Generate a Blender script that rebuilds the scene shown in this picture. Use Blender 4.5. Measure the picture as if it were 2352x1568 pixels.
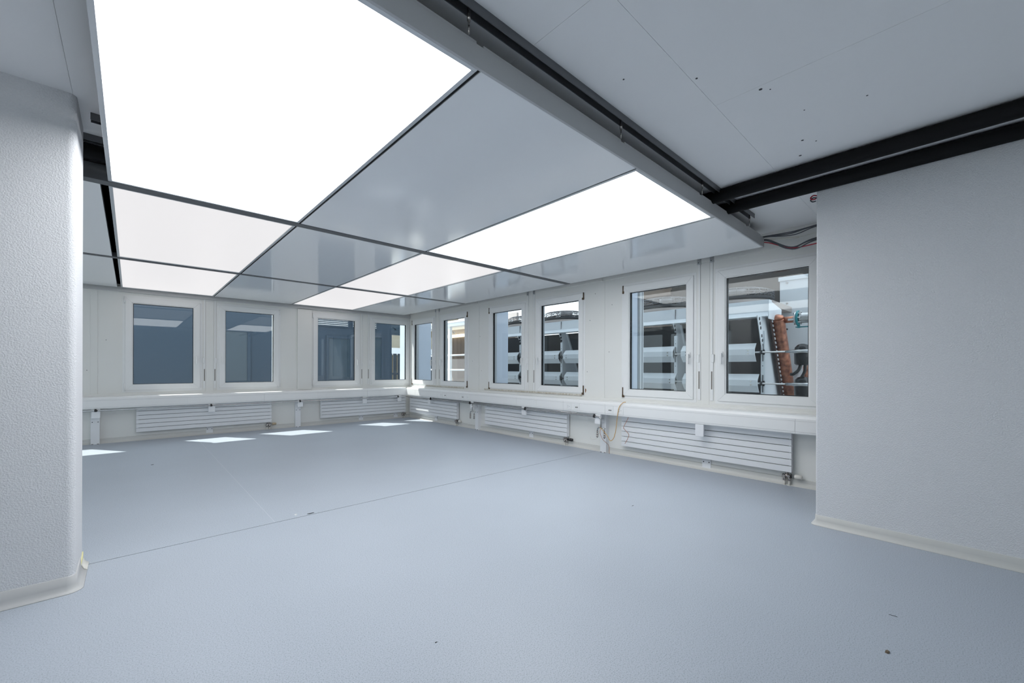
import bpy, bmesh, math, random
from mathutils import Vector, Matrix
random.seed(7)
for o in list(bpy.data.objects): bpy.data.objects.remove(o, do_unlink=True)
S = bpy.context.scene
COL = S.collection

# ------------------------------------------------------------------ camera
IMG_W, IMG_H = 2352, 1568
F_PX, HORIZON, YAW, ROLL, EYE = 948.63, 845.73, 0.8253, 0.003, 1.25
fwd = Vector((math.cos(YAW), math.sin(YAW), 0))
rt0 = Vector((math.sin(YAW), -math.cos(YAW), 0)); up0 = Vector((0, 0, 1))
rt = math.cos(ROLL)*rt0 + math.sin(ROLL)*up0
up = -math.sin(ROLL)*rt0 + math.cos(ROLL)*up0
cd = bpy.data.cameras.new('camera'); cam = bpy.data.objects.new('camera', cd); COL.objects.link(cam)
cd.sensor_fit = 'HORIZONTAL'; cd.sensor_width = 36.0; cd.lens = F_PX/IMG_W*36.0
cd.shift_y = (HORIZON-IMG_H/2)/IMG_W
cd.clip_start = 0.02; cd.clip_end = 300
M = Matrix((rt, up, -fwd)).transposed().to_4x4(); M.translation = Vector((0, 0, EYE)); cam.matrix_world = M
S.camera = cam

# ------------------------------------------------------------------ light and exposure
S.view_settings.view_transform = 'Standard'; S.view_settings.look = 'None'
S.view_settings.exposure = 1.08; S.view_settings.gamma = 1.0
S.view_settings.use_curve_mapping = False
W = bpy.data.worlds.new('sky'); S.world = W; W.use_nodes = True
bg = W.node_tree.nodes['Background']; bg.inputs[0].default_value = (0.80, 0.90, 1.0, 1); bg.inputs[1].default_value = 1.15
sl = bpy.data.lights.new('sun', 'SUN'); sl.energy = 4.0; sl.angle = 0.0093; sl.color = (1.0, 0.96, 0.9)
sun = bpy.data.objects.new('sun', sl); COL.objects.link(sun)
SUN_DIR = Vector((0.68, -1.0, -1.85)).normalized()
sun.rotation_euler = SUN_DIR.to_track_quat('-Z', 'Y').to_euler(); sun.location = (0, 14, 8)
LUM_NEAR, LUM_FAR = 2.5, 0.37      # brightness of the luminous panels: the near bay is switched brighter

# ------------------------------------------------------------------ materials
MATS = {}
def mat(name, col, rough=0.5, metal=0.0, spec=0.5, noise=None, bump=None, emit=None, coat=0.0):
    """noise=(scale, amount, (r,g,b) other colour); bump=(scale, strength, distance)"""
    if name in MATS: return MATS[name]
    m = bpy.data.materials.new(name); m.use_nodes = True; nt = m.node_tree; n = nt.nodes
    b = n['Principled BSDF']
    b.inputs['Base Color'].default_value = (*col, 1); b.inputs['Roughness'].default_value = rough
    b.inputs['Metallic'].default_value = metal; b.inputs['Specular IOR Level'].default_value = spec
    b.inputs['Coat Weight'].default_value = coat
    tc = n.new('ShaderNodeTexCoord')
    geo = n.new('ShaderNodeNewGeometry')
    sc, amt, oc = noise if noise else (9.0, 0.06, tuple(c*0.85 for c in col))
    t = n.new('ShaderNodeTexNoise'); t.inputs['Scale'].default_value = sc; t.inputs['Detail'].default_value = 4
    nt.links.new(geo.outputs['Position'], t.inputs['Vector'])
    mr = n.new('ShaderNodeMapRange'); mr.inputs[1].default_value = 0.35; mr.inputs[2].default_value = 0.7
    mr.inputs[3].default_value = 0; mr.inputs[4].default_value = amt
    nt.links.new(t.outputs['Fac'], mr.inputs[0])
    mx = n.new('ShaderNodeMix'); mx.data_type = 'RGBA'
    mx.inputs['A'].default_value = (*col, 1); mx.inputs['B'].default_value = (*oc, 1)
    nt.links.new(mr.outputs[0], mx.inputs['Factor']); nt.links.new(mx.outputs['Result'], b.inputs['Base Color'])
    if bump:
        t2 = n.new('ShaderNodeTexNoise'); t2.inputs['Scale'].default_value = bump[0]; t2.inputs['Detail'].default_value = 3
        nt.links.new(geo.outputs['Position'], t2.inputs['Vector'])
        bp = n.new('ShaderNodeBump'); bp.inputs['Strength'].default_value = bump[1]; bp.inputs['Distance'].default_value = bump[2]
        nt.links.new(t2.outputs['Fac'], bp.inputs['Height']); nt.links.new(bp.outputs[0], b.inputs['Normal'])
    if emit:
        b.inputs['Emission Color'].default_value = (*emit[0], 1); b.inputs['Emission Strength'].default_value = emit[1]
    MATS[name] = m; return m

def floor_mat():
    m = bpy.data.materials.new('vinyl'); m.use_nodes = True; nt = m.node_tree; n = nt.nodes; b = n['Principled BSDF']
    geo = n.new('ShaderNodeNewGeometry'); base = None
    mp = n.new('ShaderNodeMapping'); mp.inputs['Scale'].default_value = (1, 1, 1); nt.links.new(geo.outputs['Position'], mp.inputs[0])
    t = n.new('ShaderNodeTexNoise'); t.inputs['Scale'].default_value = 185; t.inputs['Detail'].default_value = 3
    nt.links.new(mp.outputs[0], t.inputs['Vector'])
    cr = n.new('ShaderNodeValToRGB'); e = cr.color_ramp.elements
    e[0].position = 0.34; e[0].color = (0.31, 0.35, 0.405, 1); e[1].position = 0.47; e[1].color = (0.43, 0.475, 0.54, 1)
    e2 = e.new(0.62); e2.color = (0.47, 0.515, 0.58, 1)
    nt.links.new(t.outputs['Fac'], cr.inputs[0])
    t2 = n.new('ShaderNodeTexNoise'); t2.inputs['Scale'].default_value = 1.3; nt.links.new(geo.outputs['Position'], t2.inputs['Vector'])
    mr = n.new('ShaderNodeMapRange'); mr.inputs[3].default_value = 0.95; mr.inputs[4].default_value = 1.04; nt.links.new(t2.outputs['Fac'], mr.inputs[0])
    mx = n.new('ShaderNodeMix'); mx.data_type = 'RGBA'; mx.blend_type = 'MULTIPLY'; mx.inputs['Factor'].default_value = 1
    nt.links.new(cr.outputs[0], mx.inputs['A']); nt.links.new(mr.outputs[0], mx.inputs['B'])
    nt.links.new(mx.outputs['Result'], b.inputs['Base Color'])
    b.inputs['Roughness'].default_value = 0.42; b.inputs['Specular IOR Level'].default_value = 0.45
    return m

def glass_mat(name, f0, tint):
    m = bpy.data.materials.new(name); m.use_nodes = True; nt = m.node_tree; n = nt.nodes; n.remove(n['Principled BSDF'])
    out = n['Material Output']; geo = n.new('ShaderNodeNewGeometry')
    dot = n.new('ShaderNodeVectorMath'); dot.operation = 'DOT_PRODUCT'
    nt.links.new(geo.outputs['Incoming'], dot.inputs[0]); nt.links.new(geo.outputs['Normal'], dot.inputs[1])
    def math_(op, a, bval):
        x = n.new('ShaderNodeMath'); x.operation = op
        if hasattr(a, 'is_linked'): nt.links.new(a, x.inputs[0])
        else: x.inputs[0].default_value = a
        if bval is not None:
            if hasattr(bval, 'is_linked'): nt.links.new(bval, x.inputs[1])
            else: x.inputs[1].default_value = bval
        return x.outputs[0]
    c = math_('ABSOLUTE', dot.outputs['Value'], None)
    k = math_('POWER', math_('SUBTRACT', 1.0, c), 5.0)
    fr = math_('ADD', math_('MULTIPLY', k, 1-f0), f0)
    tr = n.new('ShaderNodeBsdfTransparent'); tr.inputs[0].default_value = (*tint, 1)
    gl = n.new('ShaderNodeBsdfGlossy'); gl.inputs['Roughness'].default_value = 0.0
    mx = n.new('ShaderNodeMixShader'); nt.links.new(fr, mx.inputs[0]); nt.links.new(tr.outputs[0], mx.inputs[1]); nt.links.new(gl.outputs[0], mx.inputs[2])
    nt.links.new(mx.outputs[0], out.inputs[0]); return m

def coil_mat(name, c1, c2, scale):
    m = bpy.data.materials.new(name); m.use_nodes = True; nt = m.node_tree; n = nt.nodes; b = n['Principled BSDF']
    geo = n.new('ShaderNodeNewGeometry'); w = n.new('ShaderNodeTexWave'); w.bands_direction = 'Z'; w.inputs['Scale'].default_value = scale
    nt.links.new(geo.outputs['Position'], w.inputs['Vector'])
    mx = n.new('ShaderNodeMix'); mx.data_type = 'RGBA'; mx.inputs['A'].default_value = (*c1, 1); mx.inputs['B'].default_value = (*c2, 1)
    nt.links.new(w.outputs['Fac'], mx.inputs['Factor']); nt.links.new(mx.outputs['Result'], b.inputs['Base Color'])
    bp = n.new('ShaderNodeBump'); bp.inputs['Strength'].default_value = 0.5; nt.links.new(w.outputs['Fac'], bp.inputs['Height']); nt.links.new(bp.outputs[0], b.inputs['Normal'])
    b.inputs['Roughness'].default_value = 0.6; return m

VINYL = floor_mat()
GLASS = glass_mat('window_glass', 0.030, (0.93, 0.96, 0.96))
WALL = mat('wall_panel', (0.79, 0.79, 0.765), 0.38, noise=(3.0, 0.10, (0.72, 0.71, 0.67)))
FRAME = mat('window_white', (0.83, 0.835, 0.83), 0.3)
STUCCO = mat('stucco', (0.75, 0.755, 0.775), 0.75, noise=(120.0, 0.3, (0.62, 0.63, 0.655)), bump=(135.0, 0.5, 0.009))
CEIL = mat('ceiling_paint', (0.88, 0.88, 0.885), 0.6, noise=(6.0, 0.10, (0.83, 0.83, 0.835)))
BOARDGAP = mat('joint_dark', (0.10, 0.10, 0.11), 0.8)
COVE = mat('cove_base', (0.63, 0.625, 0.60), 0.45)
COVE_GREY = mat('cove_base_grey', (0.55, 0.55, 0.55), 0.45)
TRUNK = mat('trunking_white', (0.85, 0.853, 0.85), 0.32)
RAD = mat('radiator_white', (0.80, 0.81, 0.83), 0.33)
DARKGAP = mat('shadow_gap', (0.045, 0.047, 0.055), 0.7)
RAFT = mat('raft_panel', (0.88, 0.89, 0.90), 0.11, spec=0.5, noise=(1.5, 0.08, (0.85, 0.86, 0.87)))
BEAM = mat('beam_grey', (0.48, 0.485, 0.495), 0.45)
BEAMD = mat('beam_dark_grey', (0.11, 0.114, 0.12), 0.5)
ALU = mat('aluminium', (0.60, 0.62, 0.64), 0.35, metal=0.6)
RAIL = mat('rail_steel', (0.16, 0.165, 0.175), 0.4, metal=0.7)
BLACK = mat('black_pipe_and_void', (0.006, 0.006, 0.007), 0.75, spec=0.2)
BLACKP = mat('black_plastic', (0.014, 0.014, 0.016), 0.25)
STEEL = mat('steel', (0.52, 0.52, 0.52), 0.25, metal=0.95)
NICKEL = mat('nickel', (0.45, 0.42, 0.40), 0.22, metal=0.95)
BRACKET = mat('bracket_white', (0.82, 0.83, 0.85), 0.35)
RUST = mat('rusty_hinge', (0.07, 0.052, 0.035), 0.7, noise=(90.0, 0.8, (0.16, 0.09, 0.04)))
RUSTSPOT = mat('rust_stain', (0.22, 0.10, 0.035), 0.9)
BRASS = mat('brass_beige', (0.50, 0.40, 0.27), 0.45)
OFFWHITE = mat('knob_white', (0.74, 0.72, 0.67), 0.4)
ORANGE = mat('cable_orange', (0.62, 0.36, 0.10), 0.5)
PINK = mat('cable_copper', (0.50, 0.27, 0.20), 0.5)
CABLE = mat('cable_grey', (0.09, 0.095, 0.11), 0.5)
CABLEL = mat('cable_white', (0.65, 0.64, 0.58), 0.5)
REDC = mat('cable_red', (0.45, 0.02, 0.04), 0.5)
DIRT = mat('sill_dirt', (0.66, 0.645, 0.60), 0.8, noise=(35.0, 0.9, (0.36, 0.30, 0.20)))
YELLOW = mat('glue_yellow', (0.74, 0.70, 0.38), 0.6)
LUM1 = mat('diffuser_near', (0.12, 0.12, 0.12), 0.4, emit=((0.965, 0.985, 1.0), LUM_NEAR))
LUM2 = mat('diffuser_far', (0.12, 0.12, 0.12), 0.4, emit=((1.0, 0.975, 0.98), LUM_FAR))
XWHITE = mat('exterior_white', (0.76, 0.79, 0.82), 0.45)
XFIN_SHADE = mat('exterior_fin_shaded', (0.60, 0.66, 0.76), 0.45)  # white fins, tinted blue in the colour for their sky shade
XBLUE = mat('exterior_blue', (0.030, 0.054, 0.086), 0.45, noise=(2.0, 0.2, (0.026, 0.047, 0.077)))
XBLUED = mat('exterior_blue_dark', (0.026, 0.04, 0.058), 0.4)
XCHAR = mat('exterior_charcoal', (0.035, 0.036, 0.040), 0.7)
XBROWN = mat('exterior_brown', (0.055, 0.042, 0.034), 0.8, noise=(5.0, 0.5, (0.035, 0.027, 0.022)))
XTAUPE = mat('exterior_taupe', (0.35, 0.31, 0.29), 0.6)
XOCHRE = mat('exterior_ochre', (0.22, 0.165, 0.085), 0.8)
XCONC = mat('concrete', (0.45, 0.45, 0.44), 0.85)
XTEAL = mat('flange_teal', (0.03, 0.25, 0.28), 0.4)
COPPER = mat('copper', (0.56, 0.25, 0.16), 0.38, metal=0.75, noise=(14.0, 1.0, (0.22, 0.10, 0.075)))
ROOFG = mat('ground_roof', (0.52, 0.52, 0.51), 0.9)
COIL = coil_mat('coil_fins', (0.035, 0.034, 0.037), (0.075, 0.07, 0.07), 55)
BOARDW = mat('brown_board', (0.115, 0.085, 0.065), 0.7, noise=(12.0, 0.5, (0.085, 0.06, 0.045)))
LAMPW = mat('warm_lamp', (0.9, 0.8, 0.6), 0.4, emit=((1.0, 0.86, 0.60), 1.6))

# ------------------------------------------------------------------ mesh helpers
class MB:
    def __init__(s): s.v = []; s.f = []; s.sm = []
    def quad_box(s, p):                      # 8 corner points: bottom ring, top ring
        b = len(s.v); s.v += [Vector(q) for q in p]
        for q in ((0,3,2,1),(4,5,6,7),(0,1,5,4),(1,2,6,5),(2,3,7,6),(3,0,4,7)): s.f.append(tuple(b+i for i in q)); s.sm.append(False)
        return s
    def box(s, x0, x1, y0, y1, z0, z1):
        return s.quad_box([(x0,y0,z0),(x1,y0,z0),(x1,y1,z0),(x0,y1,z0),(x0,y0,z1),(x1,y0,z1),(x1,y1,z1),(x0,y1,z1)])
    def prism(s, pts, d):                    # planar polygon (3-D points) pushed along vector d
        d = Vector(d); n = len(pts); b = len(s.v); s.v += [Vector(p) for p in pts] + [Vector(p)+d for p in pts]
        s.f.append(tuple(b+i for i in reversed(range(n)))); s.f.append(tuple(b+n+i for i in range(n))); s.sm += [False, False]
        for i in range(n):
            j = (i+1) % n; s.f.append((b+i, b+j, b+n+j, b+n+i)); s.sm.append(False)
        return s
    def tube(s, path, r, n=12, cap=True):
        P = [Vector(p) for p in path]; R = r if isinstance(r, (list, tuple)) else [r]*len(P)
        b = len(s.v); ref = None
        for i, p in enumerate(P):
            if i == 0: t = P[1]-p
            elif i == len(P)-1: t = p-P[i-1]
            else: t = (P[i+1]-p).normalized()+(p-P[i-1]).normalized()
            t.normalize()
            if ref is None: ref = Vector((0,0,1)) if abs(t.z) < 0.9 else Vector((1,0,0))
            a = t.cross(ref); a.normalize(); c = a.cross(t); c.normalize(); ref = c
            for k in range(n):
                w = 2*math.pi*k/n; s.v.append(p + (a*math.cos(w)+c*math.sin(w))*R[i])
        for i in range(len(P)-1):
            for k in range(n):
                k2 = (k+1) % n; s.f.append((b+i*n+k, b+i*n+k2, b+(i+1)*n+k2, b+(i+1)*n+k)); s.sm.append(True)
        if cap:
            s.f.append(tuple(b+k for k in reversed(range(n)))); s.f.append(tuple(b+(len(P)-1)*n+k for k in range(n))); s.sm += [False, False]
        return s
    def cyl(s, p0, p1, r, n=16): return s.tube([p0, p1], r, n)
    def ring(s, c, R, r, n=32, m=8):         # torus about z
        b = len(s.v); c = Vector(c)
        for i in range(n):
            a = 2*math.pi*i/n; d = Vector((math.cos(a), math.sin(a), 0))
            for k in range(m):
                w = 2*math.pi*k/m; s.v.append(c+d*(R+r*math.cos(w))+Vector((0,0,r*math.sin(w))))
        for i in range(n):
            for k in range(m):
                i2 = (i+1) % n; k2 = (k+1) % m; s.f.append((b+i*m+k, b+i2*m+k, b+i2*m+k2, b+i*m+k2)); s.sm.append(True)
        return s

WORLD = {}
def finish(o, label, cat, group, kind):
    if label: o['label'] = label
    if cat: o['category'] = cat
    if group: o['group'] = group
    if kind: o['kind'] = kind
def thing(name, loc, label, cat, group=None, kind=None):
    o = bpy.data.objects.new(name, None); COL.objects.link(o); o.empty_display_size = 0.05
    o.location = loc; WORLD[o.name] = Vector(loc); finish(o, label, cat, group, kind); return o
def obj(name, mb, m, parent=None, label=None, cat=None, group=None, kind=None, bevel=0.0, seg=2, smooth_all=False):
    lo = Vector((min(p[i] for p in mb.v) for i in range(3))); hi = Vector((max(p[i] for p in mb.v) for i in range(3)))
    org = Vector(((lo.x+hi.x)/2, (lo.y+hi.y)/2, lo.z))
    me = bpy.data.meshes.new(name); me.from_pydata([tuple(p-org) for p in mb.v], [], mb.f)
    sm = [True]*len(mb.f) if smooth_all else mb.sm
    me.polygons.foreach_set('use_smooth', sm)
    bm = bmesh.new(); bm.from_mesh(me); bmesh.ops.recalc_face_normals(bm, faces=bm.faces); bm.to_mesh(me); bm.free()
    me.materials.append(m)
    o = bpy.data.objects.new(name, me); COL.objects.link(o)
    if parent is not None: o.parent = parent; o.location = org-WORLD[parent.name]
    else: o.location = org
    WORLD[o.name] = org
    if bevel:
        b = o.modifiers.new('bevel', 'BEVEL'); b.width = bevel; b.segments = seg; b.limit_method = 'ANGLE'
    finish(o, label, cat, group, kind); return o
def bez(p, n=8):                              # Catmull-Rom through points
    P = [Vector(q) for q in p]; P = [2*P[0]-P[1]]+P+[2*P[-1]-P[-2]]; out = []
    for i in range(1, len(P)-2):
        for k in range(n):
            t = k/n; a, b, c, d = P[i-1:i+3]
            out.append(0.5*((2*b)+(c-a)*t+(2*a-5*b+4*c-d)*t*t+(3*b-a-3*c+d)*t**3))
    out.append(P[-2]); return out

# ------------------------------------------------------------------ room frame: back wall (A) and right wall (B)
XB, YA, ZC, TH = 5.25, 9.55, 2.77, 0.16
class Fr:
    """u along the wall, v out of the wall into the room, z up"""
    def __init__(s, k): s.k = k
    def p(s, u, v, z):
        if s.k == 'A': return Vector((u, YA-v, z))
        if s.k == 'B': return Vector((XB-v, u, z))
        if s.k == 'C': return Vector((u, -3.1+v, z))
        return Vector((-3.6+v, u, z))
    def box(s, mb, u0, u1, v0, v1, z0, z1):
        return mb.quad_box([s.p(u0,v0,z0), s.p(u1,v0,z0), s.p(u1,v1,z0), s.p(u0,v1,z0), s.p(u0,v0,z1), s.p(u1,v0,z1), s.p(u1,v1,z1), s.p(u0,v1,z1)])
    def extr(s, mb, prof, u0, u1):
        return mb.prism([s.p(u0, v, z) for v, z in prof], s.p(u1,0,0)-s.p(u0,0,0))
A, B, C, D = Fr('A'), Fr('B'), Fr('C'), Fr('D')
WS, WG, GAP = 1.009, 0.818, 0.297
ZST, ZSB, ZGT, ZGB = 2.4375, 0.862, 2.338, 0.958
PAIR_A = [-1.90, 1.0895, 4.0762]; PAIR_B = [2.1393, 5.1819, 8.2377]
SEAM_A = [-0.41, 2.58]; SEAM_B = [0.61, 3.66, 6.71]
def spans(c): return [(c-GAP/2-WS, c-GAP/2), (c+GAP/2, c+GAP/2+WS)]
WIN_A = [spans(PAIR_A[0])[1]] + spans(PAIR_A[1]) + spans(PAIR_A[2])
WIN_B = [w for c in PAIR_B for w in spans(c)]
FILL_WIN_C = [(2.05, 2.97)]  # unseen window added behind the viewer to let in fill daylight
FILL_WIN_D = [(-2.95, -1.55), (-1.45, -0.05), (4.2, 5.6), (5.7, 7.1), (7.2, 8.6)]  # unseen left windows, added to brighten the room with daylight

# floor
fl = obj('floor', MB().box(-3.6, XB+0.02, -3.1, YA+0.02, -0.12, -0.004), BOARDGAP, kind='structure', label='pale blue-grey speckled vinyl floor across the whole room', cat='floor')
g = 0.004
for x0, x1, y0, y1 in ((-3.6, XB, -3.1, 3.745-g), (-3.6, 0.86, 3.745+g, YA), (0.86, XB, 3.745+g, YA)):
    obj('vinyl_sheet', MB().box(x0, x1, y0, y1, -0.004, 0.0), VINYL, fl)

obj('weld_seam', MB().box(0.8585, 0.8615, 3.76, YA-0.06, -0.001, 0.0005), mat('weld', (0.60, 0.63, 0.67), 0.5), fl)
# ceiling
ce = obj('ceiling', MB().box(-3.6, XB+0.3, -3.1, YA+0.3, ZC+0.012, ZC+0.2), BOARDGAP, kind='structure', label='grey painted board ceiling above the suspended panels', cat='ceiling')
h = 0.0007
for x0, x1, y0, y1 in ((-3.6, 2.48, -3.1, 0.96), (2.48, XB, -3.1, 0.96), (-3.6, -0.24, 0.96, 3.9), (-0.24, 1.39, 0.96, 3.9), (1.39, 3.6, 0.96, 3.9), (3.6, XB, 0.96, 3.9), (-3.6, 1.39, 3.9, YA), (1.39, XB, 3.9, YA)):
    obj('board', MB().box(x0+h, x1-h, y0+h, y1-h, ZC, ZC+0.012), CEIL, ce)
for x, y, r in ((2.173, 0.936, .006), (2.512, 0.736, .009), (3.274, 0.71, .008), (3.497, 0.771, .009), (2.55, 0.70, .004), (3.0, .35, .005), (1.9, 1.2, .005), (2.9, .62, .004), (3.35, .65, .005)):
    obj('screw_hole', MB().cyl((x, y, ZC-0.001), (x, y, ZC+0.004), r, 8), DARKGAP, ce)
# unseen block and corner wing, added to keep sun off the right-hand yard
obj('ceiling_sun_block', MB().box(-3.6, XB+TH, -3.1, YA+TH, ZC+0.2, 12.0).box(XB+0.03, XB+1.75, YA+TH+0.02, 12.2, 3.0, 12.0), XWHITE, kind='structure', label='unseen white block added above the room to shade the yard', cat='building')

# walls with window openings
def wall(fr, name, u0, u1, wins, label, zs=(ZSB, ZST)):
    mb = MB(); ws = sorted(wins); zb, zt = zs[0]-0.035, zs[1]+0.035
    fr.box(mb, u0, u1, -TH, 0, -0.12, zb); fr.box(mb, u0, u1, -TH, 0, zt, ZC+0.012)
    cur = u0
    for a, b in ws:
        fr.box(mb, cur, a-0.035, -TH, 0, zb, zt); cur = b+0.035
    fr.box(mb, cur, u1, -TH, 0, zb, zt)
    return obj(name, mb, WALL, kind='structure', label=label, cat='wall')
wa = wall(A, 'wall_back', -3.6, XB+TH, WIN_A, 'white panelled window wall at the far left of the room')
wb = wall(B, 'wall_right', -3.1, YA, WIN_B, 'white panelled window wall on the right with six windows')
wl = wall(D, 'wall_left', -3.1, YA, FILL_WIN_D, 'white panelled wall closing the room on the left, with added windows', (0.16, 2.6))
wall(C, 'wall_front', -3.6, XB, FILL_WIN_C, 'white wall behind the viewer with an added window', (0.16, 2.6))

obj('added_sunshade', MB().box(-4.85, -3.6-TH, -3.1, YA+TH, 2.70, 2.80), XWHITE, wl)  # unseen overhang added to keep direct sun out of the left windows
# joint strips, head trims and exterior fins belong to the walls
def strip(fr, par, u0, u1, z0, z1, d=0.006, name='joint_strip', m=WALL): return obj(name, fr.box(MB(), u0, u1, 0, d, z0, z1), m, par, bevel=0.0015)
for s_ in SEAM_A: strip(A, wa, s_-0.07 if s_ < 0 else 2.60, s_+0.01 if s_ < 0 else 2.88, 0.79, 2.5, 0.006 if s_ < 0 else 0.035)
for s_ in SEAM_B: strip(B, wb, s_-0.035, s_+0.035, 0.79, 2.57)
for c in PAIR_A[1:]: strip(A, wa, c-0.06, c+0.06, 0.80, 2.48, 0.004)
for c in PAIR_B: strip(B, wb, c-0.045, c+0.045, 0.80, 2.565, 0.004)
strip(A, wa, -3.6, XB-0.01, 2.515, 2.60, 0.05, 'head_trim', COVE_GREY); strip(A, wa, -3.6, XB, 2.60, ZC, 0.012, 'head_panel')
for i, (u0, u1) in enumerate(((-3.1, 0.57), (0.575, 3.655), (3.665, 6.705), (6.715, YA-0.012))):
    strip(B, wb, u0, u1, 2.575, 2.745, 0.01, 'head_panel')
strip(B, wb, -3.1, YA-0.012, 2.745, ZC, 0.03, 'cornice')
for fr, par, end in ((A, wa, XB-0.02), (B, wb, YA-0.02)):
    obj('ledge', fr.box(MB(), -3.0, end, 0, 0.02, 0.775, 0.805), WALL, par, bevel=0.002)
for u0, u1 in ((-0.72, -0.1), (2.24, 2.9)): obj('fin', A.box(MB(), u0, u1, -0.53, -TH, -0.1, 3.0), XWHITE, wa)
for u0, u1 in ((0.40, 0.86), (3.47, 3.93), (6.54, 6.98)): obj('fin', B.box(MB(), u0, u1, -0.67, -TH, -0.1, 3.0), XFIN_SHADE, wb)
obj('fin', MB().box(5.27+TH, XB+0.67, 9.62, 10.12, -0.1, 3.0).box(5.275, XB+TH, YA+TH, 10.12, -0.1, 3.0), XFIN_SHADE, wb)
obj('fin_profile', MB().box(XB+0.67, XB+0.72, 3.455, 3.50, -0.1, 3.0).box(XB+0.745, XB+0.80, 3.455, 3.50, -0.1, 3.0), mat('profile_grey', (0.30, 0.32, 0.34), 0.5), wb)
obj('fin_profile', MB().box(XB+0.72, XB+0.745, 3.45, 3.50, -0.1, 3.0).box(XB+0.80, XB+0.815, 3.45, 3.50, -0.1, 3.0), XWHITE, wb)
st = MB(); c0 = B.p(3.99, 0.0005, 0.905)
st.prism([B.p(3.985+0.016*math.cos(a)*(1.0 if a < 3.3 else .6), 0.0, 0.905+0.032*math.sin(a)) for a in [i*2*math.pi/14 for i in range(14)]], B.p(0, 0.0012, 0)-B.p(0, 0, 0)); obj('stain', st, RUSTSPOT, wb)
for u0, u1 in ((4.05, 6.50), (7.2, 8.75)): obj('sealant', B.box(MB(), u0, u1, 0, 0.012, ZSB-0.045, ZSB-0.018), DIRT, wb)
for u, z in ((-.66, 1.2), (-.52, 1.2), (.0, 1.2), (-.3, 1.7)): obj('screw_hole', MB().cyl(A.p(u, 0.0, z), A.p(u, .001, z), .006, 6), DARKGAP, wa)
for u, z in ((3.55, 1.5), (3.8, 2.4), (3.9, 2.0), (3.95, 1.2), (6.9, 1.4), (6.6, 1.2), (6.65, 1.9), (3.5, 2.2)): obj('screw_hole', MB().cyl(B.p(u, 0.0, z), B.p(u, .001, z), .006, 6), DARKGAP, wb)

# baseboards (cove skirting)
COVEP = [(0, 0), (0.05, 0), (0.047, 0.004), (0.03, 0.010), (0.018, 0.022), (0.012, 0.038), (0.010, 0.075), (0.0, 0.078)]
def sweep(path, prof, closed=False):
    mb = MB(); n = len(path); m = len(prof)
    for i, (x, y) in enumerate(path):
        p = Vector((x, y)); a = Vector(path[i-1]) if i > 0 else None; c = Vector(path[i+1]) if i < n-1 else None
        d1 = (p-a).normalized() if a else (c-p).normalized(); d2 = (c-p).normalized() if c else d1
        t = (d1+d2).normalized(); nn = Vector((t.y, -t.x)); k = 1/max(0.4, nn.dot(Vector((d1.y, -d1.x))))
        for v, z in prof: mb.v.append(Vector((x+nn.x*v*k, y+nn.y*v*k, z)))
    for i in range(n-1):
        for j in range(m):
            j2 = (j+1) % m; mb.f.append((i*m+j, (i+1)*m+j, (i+1)*m+j2, i*m+j2)); mb.sm.append(0 < j < m-2)
    mb.f.append(tuple(range(m))); mb.f.append(tuple((n-1)*m+j for j in reversed(range(m)))); mb.sm += [False, False]
    return mb
mb = A.extr(MB(), COVEP, -3.6, XB-0.001); obj('baseboard_back', mb, COVE, kind='structure', label='white cove skirting under the back window wall', cat='baseboard')
mb = B.extr(MB(), COVEP, -3.1, YA-0.05); obj('baseboard_right', mb, COVE, kind='structure', label='white cove skirting under the right window wall', cat='baseboard')

# the two stucco partitions
def arc(cx, cy, r, a0, a1, n=8): return [(cx+r*math.cos(math.radians(a0+(a1-a0)*i/n)), cy+r*math.sin(math.radians(a0+(a1-a0)*i/n))) for i in range(n+1)]
def partition(name, path, z1, label):
    mb = MB(); n = len(path); mb.v = [Vector((x, y, 0)) for x, y in path]+[Vector((x, y, z1)) for x, y in path]
    for i in range(n):
        j = (i+1) % n; mb.f.append((i, j, n+j, n+i)); L = (Vector(path[i])-Vector(path[j])).length; mb.sm.append(False)
    mb.f.append(tuple(reversed(range(n)))); mb.f.append(tuple(range(n, 2*n))); mb.sm += [False, False]
    return obj(name, mb, STUCCO, kind='structure', label=label, cat='wall')
PX, PY0, PY1 = -0.225, 3.35, 3.80
pl = [(-3.6, PY0)] + arc(PX-0.035, PY0+0.035, 0.035, -90, 0, 18) + arc(PX-0.02, PY1-0.02, 0.02, 0, 90, 4) + [(-3.6, PY1)]
pier = partition('wall_partition_left', pl, ZC, 'rough grey stucco partition end with rounded corner on the left')
bpth = [(-3.6, PY0)] + arc(PX-0.035, PY0+0.035, 0.035, -90, 0, 18) + [(PX, PY1-0.16)]
bl = obj('baseboard_partition_left', sweep(bpth, [(0, 0), (0.032, 0), (0.030, 0.004), (0.018, 0.010), (0.010, 0.022), (0.005, 0.04), (0.004, 0.088), (0, 0.09)]), COVE_GREY, kind='structure', label='grey cove skirting wrapping the left stucco partition', cat='baseboard')
b2 = obj('cove_end', sweep([(PX, PY1-0.155), (PX, PY1-0.02)], [(0, 0), (0.032, 0), (0.030, 0.006), (0.018, 0.014), (0.010, 0.03), (0, 0.05)]), OFFWHITE, bl)
obj('glue_strip', MB().prism([(PX-.001, PY1-0.16, 0.040), (PX-.001, PY1-0.02, 0.030), (PX-.001, PY1-0.012, 0.075), (PX-.001, PY1-0.05, 0.06), (PX-.001, PY1-0.15, 0.052)], (0.007, 0, 0)), YELLOW, bl, label='dried yellow glue on the skirting end')
RX, RY = 4.065, 0.785
pr = [(RX, -3.1)] + [(RX+0.012-0.012*math.cos(t), RY-0.012+0.012*math.sin(t)) for t in [i*math.pi/8 for i in range(5)]] + [(RX+0.25, RY), (RX+0.25, -3.1)]
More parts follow.
